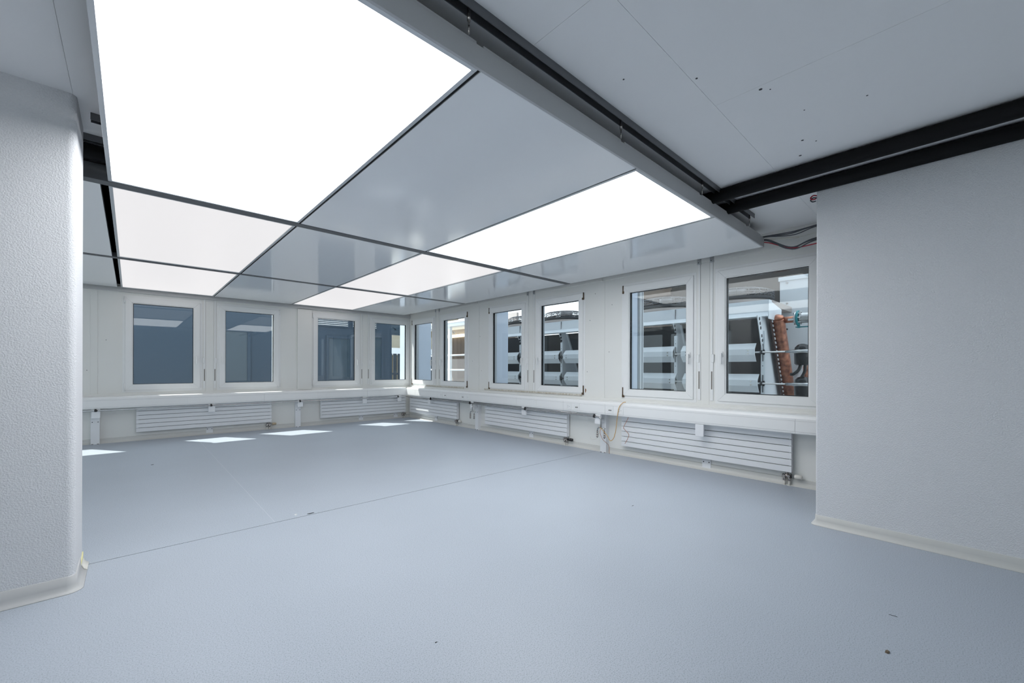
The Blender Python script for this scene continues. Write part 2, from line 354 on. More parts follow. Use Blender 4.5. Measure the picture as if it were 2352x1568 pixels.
rp = partition('wall_partition_right', pr, ZC, 'rough pale grey stucco partition wall on the right')
bpr = [(RX+0.25, RY)] + [(RX+0.012-0.012*math.cos(t), RY-0.012+0.012*math.sin(t)) for t in [math.pi/2-i*math.pi/8 for i in range(5)]] + [(RX, -3.1)]
obj('baseboard_partition_right', sweep(list(reversed([(x, y) for x, y in bpr])), [(-v, z) for v, z in [(0, 0), (0.032, 0), (0.030, 0.004), (0.018, 0.010), (0.010, 0.022), (0.005, 0.04), (0.004, 0.078), (0, 0.08)]]), COVE, kind='structure', label='white cove skirting along the right stucco partition', cat='baseboard')

# ------------------------------------------------------------------ windows
def window(fr, n, span, side, label, rusty, zs=(ZSB, ZST)):
    """side=-1: hinges at low u, handle at high u; +1 the reverse"""
    a, b = span; c = (a+b)/2; ZSB, ZST = zs; ZGB, ZGT = ZSB+0.096, ZST-0.0995; WG = b-a-0.191
    w = thing('window_%d' % n, fr.p(c, 0, ZSB), label, 'window', kind='structure')
    def ring(u0, u1, z0, z1, t, v0, v1, tz=None):
        tz = tz or t; mb = MB()
        fr.box(mb, u0, u1, v0, v1, z0, z0+tz); fr.box(mb, u0, u1, v0, v1, z1-tz, z1)
        fr.box(mb, u0, u0+t, v0, v1, z0+tz, z1-tz); fr.box(mb, u1-t, u1, v0, v1, z0+tz, z1-tz); return mb
    obj('frame', ring(a-0.035, b+0.035, ZSB-0.035, ZST+0.035, 0.05, -0.075, 0.003), FRAME, w, bevel=0.002)
    ga, gb = c-WG/2, c+WG/2
    def mitred(u0, u1, z0, z1, i0, i1, j0, j1, v0, v1):   # four mitred rails of one sash
        mb = MB(); O = [(u0, z0), (u1, z0), (u1, z1), (u0, z1)]; I = [(i0, j0), (i1, j0), (i1, j1), (i0, j1)]
        for q in range(4):
            r = (q+1) % 4; ring4 = [O[q], O[r], I[r], I[q]]
            mb.prism([fr.p(u, v0, z) for u, z in ring4], fr.p(0, v1, 0)-fr.p(0, v0, 0))
        return mb
    obj('sash', mitred(a, b, ZSB, ZST, ga-0.012, gb+0.012, ZGB-0.012, ZGT+0.012, -0.06, 0.018), FRAME, w, bevel=0.003)
    obj('glazing_bead', ring(ga-0.012, gb+0.012, ZGB-0.012, ZGT+0.012, 0.012, -0.05, 0.010), FRAME, w, bevel=0.002)
    obj('gasket', ring(ga-0.001, gb+0.001, ZGB-0.001, ZGT+0.001, 0.009, -0.045, -0.006), BLACKP, w)
    obj('pane', fr.box(MB(), ga+0.001, gb-0.001, -0.034, -0.018, ZGB+0.001, ZGT-0.001), GLASS, w)
    hu = b-0.05 if side < 0 else a+0.05
    hd = obj('handle', fr.box(MB(), hu-0.014, hu+0.014, 0.018, 0.030, 1.39, 1.46), FRAME, w, bevel=0.004, label='white turn handle')
    lv = MB().cyl(fr.p(hu, 0.03, 1.43), fr.p(hu, 0.06, 1.43), 0.010, 10); fr.box(lv, hu-0.011, hu+0.011, 0.055, 0.072, 1.31, 1.442)
    obj('lever', lv, FRAME, hd, bevel=0.003)
    eu = a if side < 0 else b
    for z0, z1 in ((ZSB-0.02, ZSB+0.12), (ZST-0.10, ZST+0.01)):
        mb = MB().cyl(fr.p(eu+side*0.008, 0.016, z0), fr.p(eu+side*0.008, 0.016, z1), 0.009, 10)
        if rusty: fr.box(mb, eu-0.012, eu+0.018, 0.003, 0.022, z0-0.004, z0+0.03)
        obj('hinge', mb, RUST if rusty else FRAME, w)
    for u in (a+0.01, b-0.03):
        gr = obj('shutter_rail', fr.box(MB(), u, u+0.02, -0.155, -0.11, ZSB-0.02, ZST+0.02), ALU, w)
    obj('outer_sill', fr.box(MB(), a-0.03, b+0.03, -0.20, -0.075, ZSB-0.033, ZSB-0.008), ALU, w)
    return w
LA = ['window of the back wall hidden behind the left stucco partition', 'leftmost visible window of the back wall, beside the left partition',
      'second visible window from the left on the back wall', 'third visible window from the left on the back wall, facing a louvred facade',
      'last window of the back wall, next to the room corner']
for i, sp in enumerate(WIN_A): window(A, i+1, sp, 1 if i in (0, 2, 4) else -1, LA[i], False)
LB = {0: 'largest-looking window at far right, showing copper pipework outside', 1: 'window showing chiller louvres, just left of the rightmost window',
      2: 'right window of the middle pair on the right wall', 3: 'left window of the middle pair on the right wall',
      4: 'second window from the room corner on the right wall, showing white railings', 5: 'window of the right wall touching the room corner'}
for i, sp in enumerate(WIN_B): window(B, i+6, sp, -1 if i % 2 == 0 else 1, LB[i], True)

BIRD = [(-1.0, 0.55), (-0.55, 0.5), (-0.1, 0.12), (0.35, 0.05), (1.0, -0.55), (0.45, -0.3), (0.25, -0.65), (0.0, -0.2), (-0.3, 0.05), (-0.6, 0.25)]
def bird(fr, w, u, z, r, m, sgn):
    obj('bird_sticker', MB().prism([fr.p(u+sgn*x*r, -0.0178, z+y*r) for x, y in BIRD], fr.p(0, -0.0172, 0)-fr.p(0, -0.0178, 0)), m, w, label='small bird silhouette stuck on the pane')
bird(A, bpy.data.objects['window_5'], 4.842, 2.228, 0.055, BLACKP, 1)
bird(B, bpy.data.objects['window_10'], 7.623, 2.046, 0.06, FRAME, -1)
for i, sp in enumerate(FILL_WIN_C): window(C, 12+i, sp, -1 if i % 2 == 0 else 1, 'tall unseen window added behind the viewer for fill daylight', False, (0.16, 2.6))
for i, sp in enumerate(FILL_WIN_D): window(D, 14+i, sp, -1 if i % 2 == 0 else 1, 'tall window added for fill daylight in the hidden left wall, %s from the front' % ('first', 'second', 'third', 'fourth', 'fifth')[i], False, (0.16, 2.6))

# roller-shutter strap guides between the windows of each pair
def strap(fr, u, label, side):
    t = thing('shutter_strap', fr.p(u, 0.003, 0.86), label, 'shutter strap', 'roller shutter straps between the windows')
    obj('guide_strip', fr.box(MB(), u-0.011, u+0.011, 0.003, 0.010, 1.40, 2.56), FRAME, t, bevel=0.002)
    obj('cover_plate', fr.box(MB(), u-0.017, u+0.017, 0.003, 0.009, 0.86, 1.40), FRAME, t, bevel=0.002)
    obj('slot', fr.box(MB(), u-0.007, u+0.007, 0.0085, 0.0105, 1.0, 1.22), mat('strap_slot', (0.20, 0.18, 0.16), 0.8), t, label='dark brown strap slot')
    k = obj('strap_guide', fr.box(MB(), u-0.016+side*.012, u+0.016+side*.012, 0.009, 0.020, 1.33, 1.43), FRAME, t, bevel=0.003)
    tb = obj('top_bracket', fr.box(MB(), u-0.024, u+0.024, 0.011, 0.018, 2.555, 2.68), ALU if fr.k == 'B' else FRAME, t, bevel=0.002)
    for z in (2.58, 2.655): obj('screw', MB().cyl(fr.p(u+0.008, 0.017, z), fr.p(u+0.008, 0.020, z), 0.006, 8), DARKGAP, tb)
wn = {0: 'by the leftmost window of the back wall', 1: 'between the two windows nearest the corner on the back wall'}
for i, c in enumerate(PAIR_A[1:]):
    strap(A, c-0.08, 'left shutter strap %s' % wn[i], -1)
    strap(A, c+0.08, 'right shutter strap %s' % wn[i], 1)
wn = {0: 'between the two nearest windows of the right wall', 1: 'between the middle windows of the right wall', 2: 'between the corner windows of the right wall'}
for i, c in enumerate(PAIR_B):
    strap(B, c+0.077, 'left shutter strap %s' % wn[i], 1)
    strap(B, c-0.077, 'right shutter strap %s' % wn[i], -1)

# ------------------------------------------------------------------ cable trunking along both walls
TZ0, TZ1, TD = 0.580, 0.768, 0.20
def trunking(fr, u0, u1, joints, label):
    t = thing('cable_trunking', fr.p((u0+u1)/2, 0.07, TZ0), label, 'cable trunking')
    prof = [(0.0, TZ0), (TD-0.006, TZ0), (TD, TZ0+0.008), (TD, TZ1-0.03), (TD-0.012, TZ1-0.006), (TD-0.022, TZ1), (0.02, TZ1+0.008), (0.0, TZ1+0.008)]
    obj('body', fr.extr(MB(), prof, u0, u1), TRUNK, t, bevel=0.002)
    ed = [u0+0.05]+joints+[u1-0.08]
    for a, b in zip(ed[:-1], ed[1:]):
        obj('cover', fr.box(MB(), a+0.003, b-0.003, TD-0.002, TD+0.003, 0.606, 0.713), TRUNK, t, bevel=0.001)
    gv = MB()
    for z in (0.604, 0.715): fr.box(gv, u0+0.05, u1-0.08, TD-0.001, TD+0.0006, z-0.0013, z+0.0013)
    obj('groove', gv, mat('groove_grey', (0.55, 0.55, 0.55), 0.6), t)
    for j in joints[::2]:
        obj('joint', fr.box(MB(), j-0.0012, j+0.0012, TD-0.002, TD+0.0006, TZ0+0.004, TZ1-0.03), mat('groove_grey', (0.60, 0.60, 0.60), 0.6), t)
    return t
trunking(A, -3.5, XB-TD-0.004, [-0.65, 0.75, 1.95, 2.95, 4.05], 'white cable trunking below the windows of the back wall')
trunking(B, -2.9, YA-TD-0.0, [1.15, 3.20, 3.48, 3.98, 4.27, 4.85, 5.35, 6.80, 7.12, 7.60, 7.92, 8.9], 'white cable trunking with sockets below the windows of the right wall')

def socket(u, label):
    t = thing('power_socket', B.p(u, TD, 0.62), label, 'socket', 'power sockets on the trunking')
    pl_ = obj('plate', B.box(MB(), u-0.052, u+0.052, TD, TD+0.008, 0.605, 0.715), FRAME, t, bevel=0.003)
    obj('inset', MB().cyl(B.p(u, TD+0.007, 0.66), B.p(u, TD+0.0095, 0.66), 0.032, 20), TRUNK, t)
    for du, dz in ((0.014, 0.012), (-0.016, 0.0), (0.014, -0.012)):
        obj('pin_hole', B.box(MB(), u+du-0.006, u+du+0.006, TD+0.0085, TD+0.0105, 0.66+dz-0.002, 0.66+dz+0.002), DARKGAP, t)
def outlet(u, label):
    t = thing('data_outlet', B.p(u, TD, 0.62), label, 'data outlet', 'data outlets on the trunking')
    obj('plate', B.box(MB(), u-0.052, u+0.052, TD, TD+0.008, 0.605, 0.715), FRAME, t, bevel=0.003)
    for du in (-0.013, 0.013): obj('port', B.box(MB(), u+du-0.008, u+du+0.008, TD+0.007, TD+0.010, 0.648, 0.662), BLACKP, t, label='dark data port')
socket(3.226, 'white power socket with orange cable hanging beside it'); outlet(3.391, 'white twin data outlet left of the orange cable')
outlet(3.995, 'white twin data outlet above the pipe elbow'); socket(4.148, 'white power socket under the right edge of the middle windows')
socket(6.796, 'white power socket right of the far data outlets'); outlet(6.96, 'white twin data outlet third from the room corner')
outlet(7.61, 'white twin data outlet nearer the room corner'); socket(7.77, 'white power socket nearest the room corner')

# ------------------------------------------------------------------ radiators
def radiator(fr, u0, u1, vend, knob, label):
    """vend: u end at which the valve hangs"""
    t = thing('radiator', fr.p((u0+u1)/2, 0.08, 0.145), label, 'radiator', 'white panel radiators under the windows')
    z = 0.148; ph = 0.0715; n = 6
    for i in range(n):
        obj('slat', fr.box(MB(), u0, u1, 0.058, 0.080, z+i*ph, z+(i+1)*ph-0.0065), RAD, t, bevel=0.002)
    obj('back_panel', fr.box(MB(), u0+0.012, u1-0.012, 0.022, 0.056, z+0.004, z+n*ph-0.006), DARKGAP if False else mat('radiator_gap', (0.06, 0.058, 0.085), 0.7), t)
    s = 1 if vend == u1 else -1
    for u in (u0, u1):
        d = 1 if u == u0 else -1
        obj('end_column', fr.box(MB(), min(u, u+d*0.03)+0.0, max(u, u+d*0.03), 0.018, 0.0565, z, z+n*ph), RAD, t, bevel=0.003)
    for u in (u0+0.3, u1-0.3): obj('wall_bracket', fr.box(MB(), u-0.02, u+0.02, 0.0, 0.022, z+0.08, z+0.30), RAD, t)
    v = vend-s*0.05
    vb = MB().cyl(fr.p(v, 0.045, 0.148), fr.p(v, 0.045, 0.118), 0.014, 12)
    vb.cyl(fr.p(v-0.04, 0.045, 0.105), fr.p(v+0.04, 0.045, 0.105), 0.015, 12)
    vb.cyl(fr.p(v-0.022, 0.03, 0.105), fr.p(v-0.022, 0.082, 0.105), 0.013, 10).cyl(fr.p(v+0.022, 0.03, 0.105), fr.p(v+0.022, 0.082, 0.105), 0.013, 10)
    for d in (-0.022, 0.022): vb.cyl(fr.p(v+d, 0.045, 0.10), fr.p(v+d, 0.045, 0.052), 0.016, 8)
    vv = obj('valve_body', vb, NICKEL, t, label='nickel twin valve under the radiator end')
    for d in (-0.022, 0.022):
        obj('pipe_tail', MB().cyl(fr.p(v+d, 0.045, 0.06), fr.p(v+d, 0.045, 0.0), 0.009, 10).cyl(fr.p(v+d, 0.045, 0.006), fr.p(v+d, 0.045, 0.0), 0.017, 12), OFFWHITE, vv)
    obj('valve_collar', MB().cyl(fr.p(v+s*0.04, 0.045, 0.105), fr.p(v+s*0.045, 0.045, 0.105), 0.020, 14), BLACKP, vv)
    if knob: obj('thermostat_head', MB().tube([fr.p(v+s*0.07, 0.045, 0.105), fr.p(v+s*0.085, 0.045, 0.105), fr.p(v+s*0.135, 0.045, 0.105), fr.p(v+s*0.14, 0.045, 0.105)], [0.02, 0.025, 0.023, 0.016], 16), knob, vv)
radiator(A, 0.071, 2.105, 2.105, BRASS, 'white slatted radiator under the two left windows of the back wall')
radiator(A, 3.057, 5.10, 5.10, OFFWHITE, 'white slatted radiator at the corner end of the back wall')
radiator(B, 7.355, 9.40, 7.355, OFFWHITE, 'white slatted radiator at the corner end of the right wall, sunlit corner')
radiator(B, 4.29, 6.39, 4.29, BLACKP, 'white slatted radiator under the middle windows with black knob')
radiator(B, 1.21, 3.285, 1.21, OFFWHITE, 'nearest and largest-looking white slatted radiator beside the right partition')

# ------------------------------------------------------------------ trunking supports, pipes and taps
def support(fr, u, label, box=True, under_rad=False):
    t = thing('trunking_support', fr.p(u, 0.05, 0), label, 'support post', 'posts carrying the trunking')
    w = 0.052; vf = 0.016 if under_rad else 0.075
    mb = MB(); fr.box(mb, u-w, u+w, vf-0.006, vf, 0.0, TZ0); fr.box(mb, u-w, u-w+0.006, 0.0, vf-0.006, 0.0, TZ0); fr.box(mb, u+w-0.006, u+w, 0.0, vf-0.006, 0.0, TZ0)
    p = obj('post', mb, BRACKET, t, bevel=0.001)
    for du in (-0.033, 0.033):
        obj('screw', MB().cyl(fr.p(u+du, vf-0.001, 0.10 if under_rad else 0.36), fr.p(u+du, vf+0.004, 0.10 if under_rad else 0.36), 0.007, 8), DARKGAP, p)
        if not under_rad: obj('foot_clip', fr.box(MB(), u+du-0.012, u+du+0.012, vf-0.002, vf+0.010, 0.0, 0.010), NICKEL, p)
    if box: obj('bracket_box', fr.box(MB(), u-0.05+0.012, u+0.05+0.012, 0.165, 0.197, 0.435, 0.5795), BRACKET, t, bevel=0.003, label='white bracket box under the trunking')
    if not under_rad and box: obj('bracket_arm', fr.box(MB(), u-0.02, u+0.02, vf, 0.166, 0.46, 0.50), BRACKET, t)
    if under_rad and box: obj('bracket_arm', fr.box(MB(), u-0.02, u+0.02, 0.084, 0.166, 0.572, TZ0), BRACKET, t)
support(A, -0.42, 'white support post on the back wall beside the left partition')
support(A, 1.09, 'white support post behind the left radiator of the back wall', under_rad=True)
support(A, 2.60, 'white support post between the two radiators of the back wall')
support(A, 3.98, 'white support post behind the middle of the back-wall corner radiator', under_rad=True)
support(A, 4.86, 'white support post behind the right end of the back-wall corner radiator', under_rad=True)
support(B, 8.28, 'white support post behind the right-wall corner radiator', under_rad=True)
support(B, 6.66, 'white support post beside the far tap fitting', box=True)
support(B, 5.16, 'white support post behind the middle right-wall radiator', under_rad=True)
support(B, 3.60, 'white support post at the floor joint beside the tap fitting')
support(B, 2.12, 'white support post behind the nearest radiator', under_rad=True)

def steel_pipe(fr, pts, r, label, clamps, group='steel pipes under the trunking'):
    t = thing('steel_pipe', fr.p(*pts[0]), label, 'pipe', group)
    obj('tube', MB().tube(bez([fr.p(*q) for q in pts], 1) if len(pts) < 4 else [fr.p(*q) for q in pts], r, 12), STEEL, t)
    for u, z in clamps:
        c = MB().cyl(fr.p(u-0.014, pts[0][1], z), fr.p(u+0.014, pts[0][1], z), r+0.009, 12)
        fr.box(c, u-0.008, u+0.008, pts[0][1]-0.012, pts[0][1]+0.012, z, TZ0); obj('clamp', c, BLACKP, t, label='black pipe clamp')
    return t
VP = 0.212
steel_pipe(A, [(-3.5, VP, 0.556), (5.02, VP, 0.548), (5.032, VP, 0.548)], 0.0105, 'steel pipe under the back-wall trunking with black clamps', [(-0.41, 0.555), (1.09, 0.553), (2.60, 0.551), (4.82, 0.549)])
el = [(9.30, VP, 0.545), (3.605, VP, 0.545), (3.580, VP, 0.543), (3.560, VP, 0.535), (3.547, VP, 0.518), (3.543, VP, 0.495), (3.543, VP, 0.395)]
pb = steel_pipe(B, el, 0.0115, 'steel pipe under the right-wall trunking ending in an elbow', [(8.20, 0.545), (6.71, 0.545), (5.12, 0.545), (3.66, 0.545)])
steel_pipe(B, [(8.15, VP-0.03, 0.566), (5.0, VP-0.03, 0.566), (4.0, VP-0.03, 0.565)], 0.008, 'thinner upper steel pipe beside the right-wall trunking', [])
crn = MB().tube([A.p(5.025, VP, 0.548), A.p(5.034, VP, 0.548), Vector((XB-VP, YA-VP-0.012, 0.547)), Vector((XB-VP, 9.30, 0.545))], 0.012, 12)
obj('corner_elbow', crn, STEEL, label='steel pipe elbow joining the pipes in the room corner', cat='pipe fitting')
def taps(u, ztop, label):
    t = thing('tap_fitting', B.p(u, VP, 0.24), label, 'tap fitting', 'twin tap fittings under the trunking')
    obj('stem', MB().tube([B.p(u, VP, ztop), B.p(u, VP, 0.385)], 0.010, 10), STEEL, t)
    obj('fork', MB().tube(bez([B.p(u-0.062, VP, 0.34), B.p(u-0.055, VP, 0.375), B.p(u-0.03, VP, 0.388), B.p(u+0.03, VP, 0.388), B.p(u+0.055, VP, 0.375), B.p(u+0.062, VP, 0.34)], 4), 0.011, 10), STEEL, t)
    for d in (-0.062, 0.062):
        z = [0.345, 0.33, 0.33, 0.315, 0.315, 0.30, 0.30, 0.285, 0.285, 0.27, 0.27, 0.25, 0.25, 0.24]
        r = [0.010, 0.010, 0.015, 0.015, 0.011, 0.011, 0.017, 0.017, 0.012, 0.012, 0.016, 0.016, 0.010, 0.010]
        obj('nozzle', MB().tube([B.p(u+d, VP, zz-1e-4*i) for i, zz in enumerate(z)], r, 12), NICKEL, t)
taps(3.543, 0.40, 'twin-outlet steel tap fitting at the pipe end beside the floor joint')
taps(6.63, 0.538, 'twin-outlet steel tap fitting near the far radiator on the right wall')

# loose cables hanging from the trunking
def cable(name, pts, r, m, label, cat='cable', group=None, flat=None, n=8):
    return obj(name, MB().tube(bez(pts, n), r, 8), m, label=label, cat=cat, group=group)
V2 = 0.209
cable('loose_cable', [B.p(3.157, 0.17, 0.785), B.p(3.186, 0.203, 0.774), B.p(3.236, 0.222, 0.70), B.p(3.265, V2+.01, 0.55), B.p(3.285, V2+.01, 0.39), B.p(3.319, V2+.012, 0.27), B.p(3.369, V2+.02, 0.225), B.p(3.423, V2+.02, 0.29), B.p(3.477, V2+.025, 0.345), B.p(3.546, V2+.028, 0.40)], 0.0045, ORANGE, 'orange-yellow cable looping from the socket down to the pipe end')
cable('loose_cable', [B.p(3.132, 0.14, 0.582), B.p(3.144, 0.15, 0.54), B.p(3.203, 0.15, 0.43), B.p(3.191, 0.15, 0.40), B.p(3.124, 0.15, 0.335), B.p(3.142, 0.15, 0.27), B.p(3.182, 0.15, 0.20)], 0.004, PINK, 'short copper-pink cable end hanging under the trunking')
cable('loose_cable', [B.p(3.531, V2+.03, 0.375), B.p(3.536, V2+.03, 0.31), B.p(3.492, V2+.02, 0.22), B.p(3.472, 0.12, 0.13), B.p(3.472, 0.10, 0.006)], 0.0035, PINK, 'thin pinkish wire running down the support post to the floor')
cable('loose_cable', [B.p(3.546, V2+.03, 0.33), B.p(3.585, V2+.03, 0.24), B.p(3.664, V2+.03, 0.205), B.p(3.709, V2+.03, 0.22), B.p(3.699, V2+.03, 0.245)], 0.0022, CABLEL, 'thin pale wire curling left of the tap fitting')

# ------------------------------------------------------------------ suspended ceiling raft
ZR = 2.575; HB = 0.107
BX0, BX1 = -0.122, 5.035
def beam(y0, y1, x0, x1, label, splits, m=None):
    m = m or BEAMD
    t = thing('ceiling_beam', ((x0+x1)/2, (y0+y1)/2, ZR-0.004), label, 'ceiling beam', 'grey beams of the suspended ceiling')
    obj('profile', MB().box(x0, x1, y0, y1, ZR-0.004, ZR+HB-0.010), m, t, bevel=0.0015)
    ed = [x0]+splits+[x1-0.10]
    for a, b in zip(ed[:-1], ed[1:]): obj('top_lip', MB().box(a+0.02, b-0.02, y0, y0+0.006, ZR+HB-0.011, ZR+HB), m, t)
    return t
bm1 = beam(1.437, 1.452, -0.145, BX1, 'grey front edge beam of the suspended ceiling, nearest the viewer', [0.15, 1.13, 2.27, 3.42, 4.5], BEAM)
beam(4.118, 4.212, -3.0, BX1, 'long grey beam across the suspended ceiling behind the near panels', [0.5, 1.9, 3.3])
beam(6.872, 6.962, -3.0, BX1, 'far grey beam across the suspended ceiling', [0.5, 1.9, 3.3])
def lum(x0, x1, y0, y1, m, label):
    t = thing('luminous_panel', ((x0+x1)/2, (y0+y1)/2, ZR), label, 'light panel', 'luminous ceiling panels')
    f = 0.022; mb = MB().box(x0, x1, y0, y0+f, ZR, ZR+0.05).box(x0, x1, y1-f, y1, ZR, ZR+0.05).box(x0, x0+f, y0+f, y1-f, ZR, ZR+0.05).box(x1-f, x1, y0+f, y1-f, ZR, ZR+0.05)
    obj('frame', mb, ALU, t, bevel=0.002)
    obj('diffuser', MB().box(x0+f, x1-f, y0+f, y1-f, ZR+0.008, ZR+0.012), m, t, label='glowing white diffuser sheet')
    obj('housing', MB().box(x0+0.002, x1-0.002, y0+0.002, y1-0.002, ZR+0.06, ZR+0.09), BEAMD, t)
def panel(x0, x1, y0, y1, label):
    t = thing('ceiling_panel', ((x0+x1)/2, (y0+y1)/2, ZR), label, 'ceiling panel', 'grey metal ceiling panels')
    obj('face_sheet', MB().box(x0, x1, y0, y1, ZR, ZR+0.006), RAFT, t, bevel=0.001)
    e = MB().box(x0, x1, y0, y0+0.004, ZR+0.006, ZR+0.05).box(x0, x1, y1-0.004, y1, ZR+0.006, ZR+0.05).box(x0, x0+0.004, y0, y1, ZR+0.006, ZR+0.05).box(x1-0.004, x1, y0, y1, ZR+0.006, ZR+0.05)
    obj('edge_flange', e, BEAMD, t)
    obj('gap_shade_strip', MB().box(x0-0.045 if x0 > 1 else x1, x0 if x0 > 1 else x1+0.045, y0, y1, ZR+0.052, ZR+0.056).box(x1, min(x1+0.045, BX1), y0, y1, ZR+0.052, ZR+0.056), BLACK, t)  # black strips added above the panel gaps, standing in for their shade
BAYS = [(1.455, 4.115), (4.216, 6.868), (6.966, 9.44)]
bn = ['nearest bay', 'middle bay', 'far bay']
for i, (y0, y1) in enumerate(BAYS):
    m = LUM1 if i == 0 else LUM2
    lum(BX0, 1.132, y0, y1, m, ['large bright white luminous panel at upper left, nearest bay', 'left luminous panel between the two cross beams', 'left luminous panel of the far bay above the back windows'][i])
    panel(1.148, 2.452, y0, y1, 'glossy grey ceiling panel between the luminous panels, %s' % bn[i])
    lum(2.468, 3.742, y0, y1, m, ['bright white luminous panel right of the big grey panel, nearest bay', 'right luminous panel between the two cross beams', 'right luminous panel of the far bay near the room corner'][i])
    panel(3.756, BX1, y0, y1, 'glossy grey ceiling panel along the right windows, %s' % bn[i])
    if i: panel(-3.0, -0.166, y0, y1, 'grey ceiling panel left of the luminous panels, %s' % bn[i])
    # black strips made in panel() darken the gaps between panels
# ceiling rails and hangers
def rail(x0, x1, y, label):
    mb = MB().box(x0, x1, y-0.022, y-0.018, ZC-0.042, ZC).box(x0, x1, y+0.018, y+0.022, ZC-0.042, ZC).box(x0, x1, y-0.018, y+0.018, ZC-0.004, ZC)
    return obj('ceiling_rail', mb, RAIL, label=label, cat='rail', group='steel rails on the ceiling')
rail(-0.05, 4.49, 1.385, 'dark steel rail on the ceiling above the front edge beam')
rail(-0.18, 4.6, 3.54, 'short visible steel rail end beside the big luminous panel')
rail(-3.0, 4.6, 3.87, 'dark steel rail on the ceiling behind the left partition')
rail(-3.0, 4.6, 6.9, 'dark steel rail hidden above the far ceiling beam')
def hanger(x, y, label):
    t = thing('hanger', (x, y, ZR+HB), label, 'hanger', 'rods hanging the front edge beam')
    obj('rod', MB().cyl((x, y, ZC-0.04), (x, y, ZR+HB-0.02), 0.0022, 8), NICKEL, t)
    obj('socket', MB().tube([(x, y, ZC-0.004), (x, y, ZC-0.03), (x, y, ZC-0.031), (x, y, ZC-0.062)], [0.006, 0.006, 0.008, 0.008], 12), NICKEL, t)
    obj('rod_sleeve', MB().cyl((x, y, ZR+HB-0.03), (x, y, ZR+HB+0.02), 0.004, 8), NICKEL, t)
for x, l in ((1.04, 'steel hanger rod of the edge beam nearest the top of the picture'), (2.19, 'second steel hanger rod along the front edge beam'), (3.36, 'third steel hanger rod, just before the black pipes'), (4.46, 'steel hanger rod at the far end of the edge beam')):
    hanger(x, 1.40, l)
# black pipes under the ceiling
PZ = 2.717
for x, l, c in ((3.665, 'upper black pipe under the ceiling, left of the right partition', 'a'), (4.010, 'lower black pipe running along the top of the right partition', 'b')):
    obj('black_pipe_and_void', MB().cyl((x, -3.05, PZ), (x, 2.4, PZ), 0.0515, 24), BLACK, label=l, cat='pipe', group='black pipes under the ceiling')
obj('black_pipe_and_void', MB().cyl((-3.0, 4.02, 2.718), (3.2, 4.02, 2.718), 0.050, 24), BLACK, label='black cylinder added for the unlit void behind the left partition', cat='pipe', group='black pipes under the ceiling')  # added cylinder, its black stands in for the shaded void above the panels

# electrical cables at the right end of the edge beam
def beamcable(dz0, mid, dz1, y_off, r, m, label, x=5.06):
    cable('electrical_cable', [(x-0.25, 2.0+y_off, 2.645+dz0*0.3), (x-0.02, 1.60+y_off, 2.655+dz0), (x, 1.43, 2.66+dz0), (x+0.03, 1.20+y_off, mid), (x+0.05, 1.02+y_off, dz1), (x+0.06, 0.7, dz1+0.03), (x+0.05, -0.2, dz1+0.02)], r, m, label, 'cable', 'electrical cables above the right window')
beamcable(0.030, 2.690, 2.712, 0.0, 0.006, CABLE, 'topmost dark cable running from the ceiling edge to the right')
beamcable(0.026, 2.675, 2.705, 0.02, 0.006, CABLE, 'second dark cable of the upper bundle above the right window')
beamcable(0.022, 2.655, 2.700, -0.02, 0.005, CABLE, 'lowest dark cable of the upper bundle above the right window')
beamcable(0.004, 2.625, 2.635, 0.0, 0.003, CABLEL, 'thin white cable between the two dark bundles')
beamcable(-0.004, 2.530, 2.580, 0.0, 0.007, CABLE, 'upper dark cable of the sagging bundle above the right window')
beamcable(-0.010, 2.518, 2.568, 0.02, 0.006, CABLE, 'middle dark cable of the sagging bundle above the right window')
beamcable(-0.014, 2.508, 2.560, -0.01, 0.006, CABLE, 'lowest dark cable of the sagging bundle above the right window')
beamcable(-0.035, 2.525, 2.525, 0.01, 0.0055, REDC, 'red cable hanging at the right end of the ceiling')
obj('cable_sleeve', MB().cyl((5.07, 1.46, 2.655), (5.09, 1.13, 2.622), 0.010, 10), CABLEL, label='stiff white cable sleeve pointing right from the edge beam', cat='cable sleeve')

for k, (m_, dz, lab) in enumerate(((CABLE, 0.0, 'short dark cable end curling at the top corner of the right partition'), (REDC, 0.018, 'short red cable end at the top corner of the right partition'))):
    cable('cable_end', [(RX+0.06, RY+0.004, 2.650+dz), (RX+0.045, RY+0.03, 2.655+dz), (RX+0.03, RY+0.045, 2.635+dz), (RX+0.02, RY+0.03, 2.615+dz), (RX+0.035, RY+0.012, 2.62+dz)], 0.005, m_, lab)
# litter on the floor
def crumb(name, x, y, pts, m, label, cat, hgt):
    mb = MB(); n = len(pts)
    mb.v = [Vector((x+a, y+b, 0.0)) for a, b in pts]+[Vector((x+a*.8, y+b*.8, hgt*(0.6+0.4*random.random()))) for a, b in pts]
    mb.f = [tuple(reversed(range(n))), tuple(range(n, 2*n))]+[(i, (i+1) % n, n+(i+1) % n, n+i) for i in range(n)]; mb.sm = [False]*(n+2)
    return obj(name, mb, m, label=label, cat=cat)
LEAF = mat('dry_leaf', (0.20, 0.15, 0.10), 0.8, noise=(200.0, 0.8, (0.08, 0.06, 0.05)))
DARKBIT = mat('dark_bit', (0.035, 0.037, 0.04), 0.7)
crumb('dry_leaf', 2.46, 0.213, [(-.011, .0), (-.006, -.007), (.002, -.005), (.009, -.008), (.012, .001), (.004, .008), (-.003, .004), (-.009, .008)], LEAF, 'small curled brown leaf lying on the floor at lower right', 'leaf', 0.009)
crumb('splinter', 2.848, 0.225, [(-.002, .018), (-.003, .016), (.001, -.018), (.003, -.016)], DARKBIT, 'thin dark splinter on the floor above the leaf', 'splinter', 0.003)
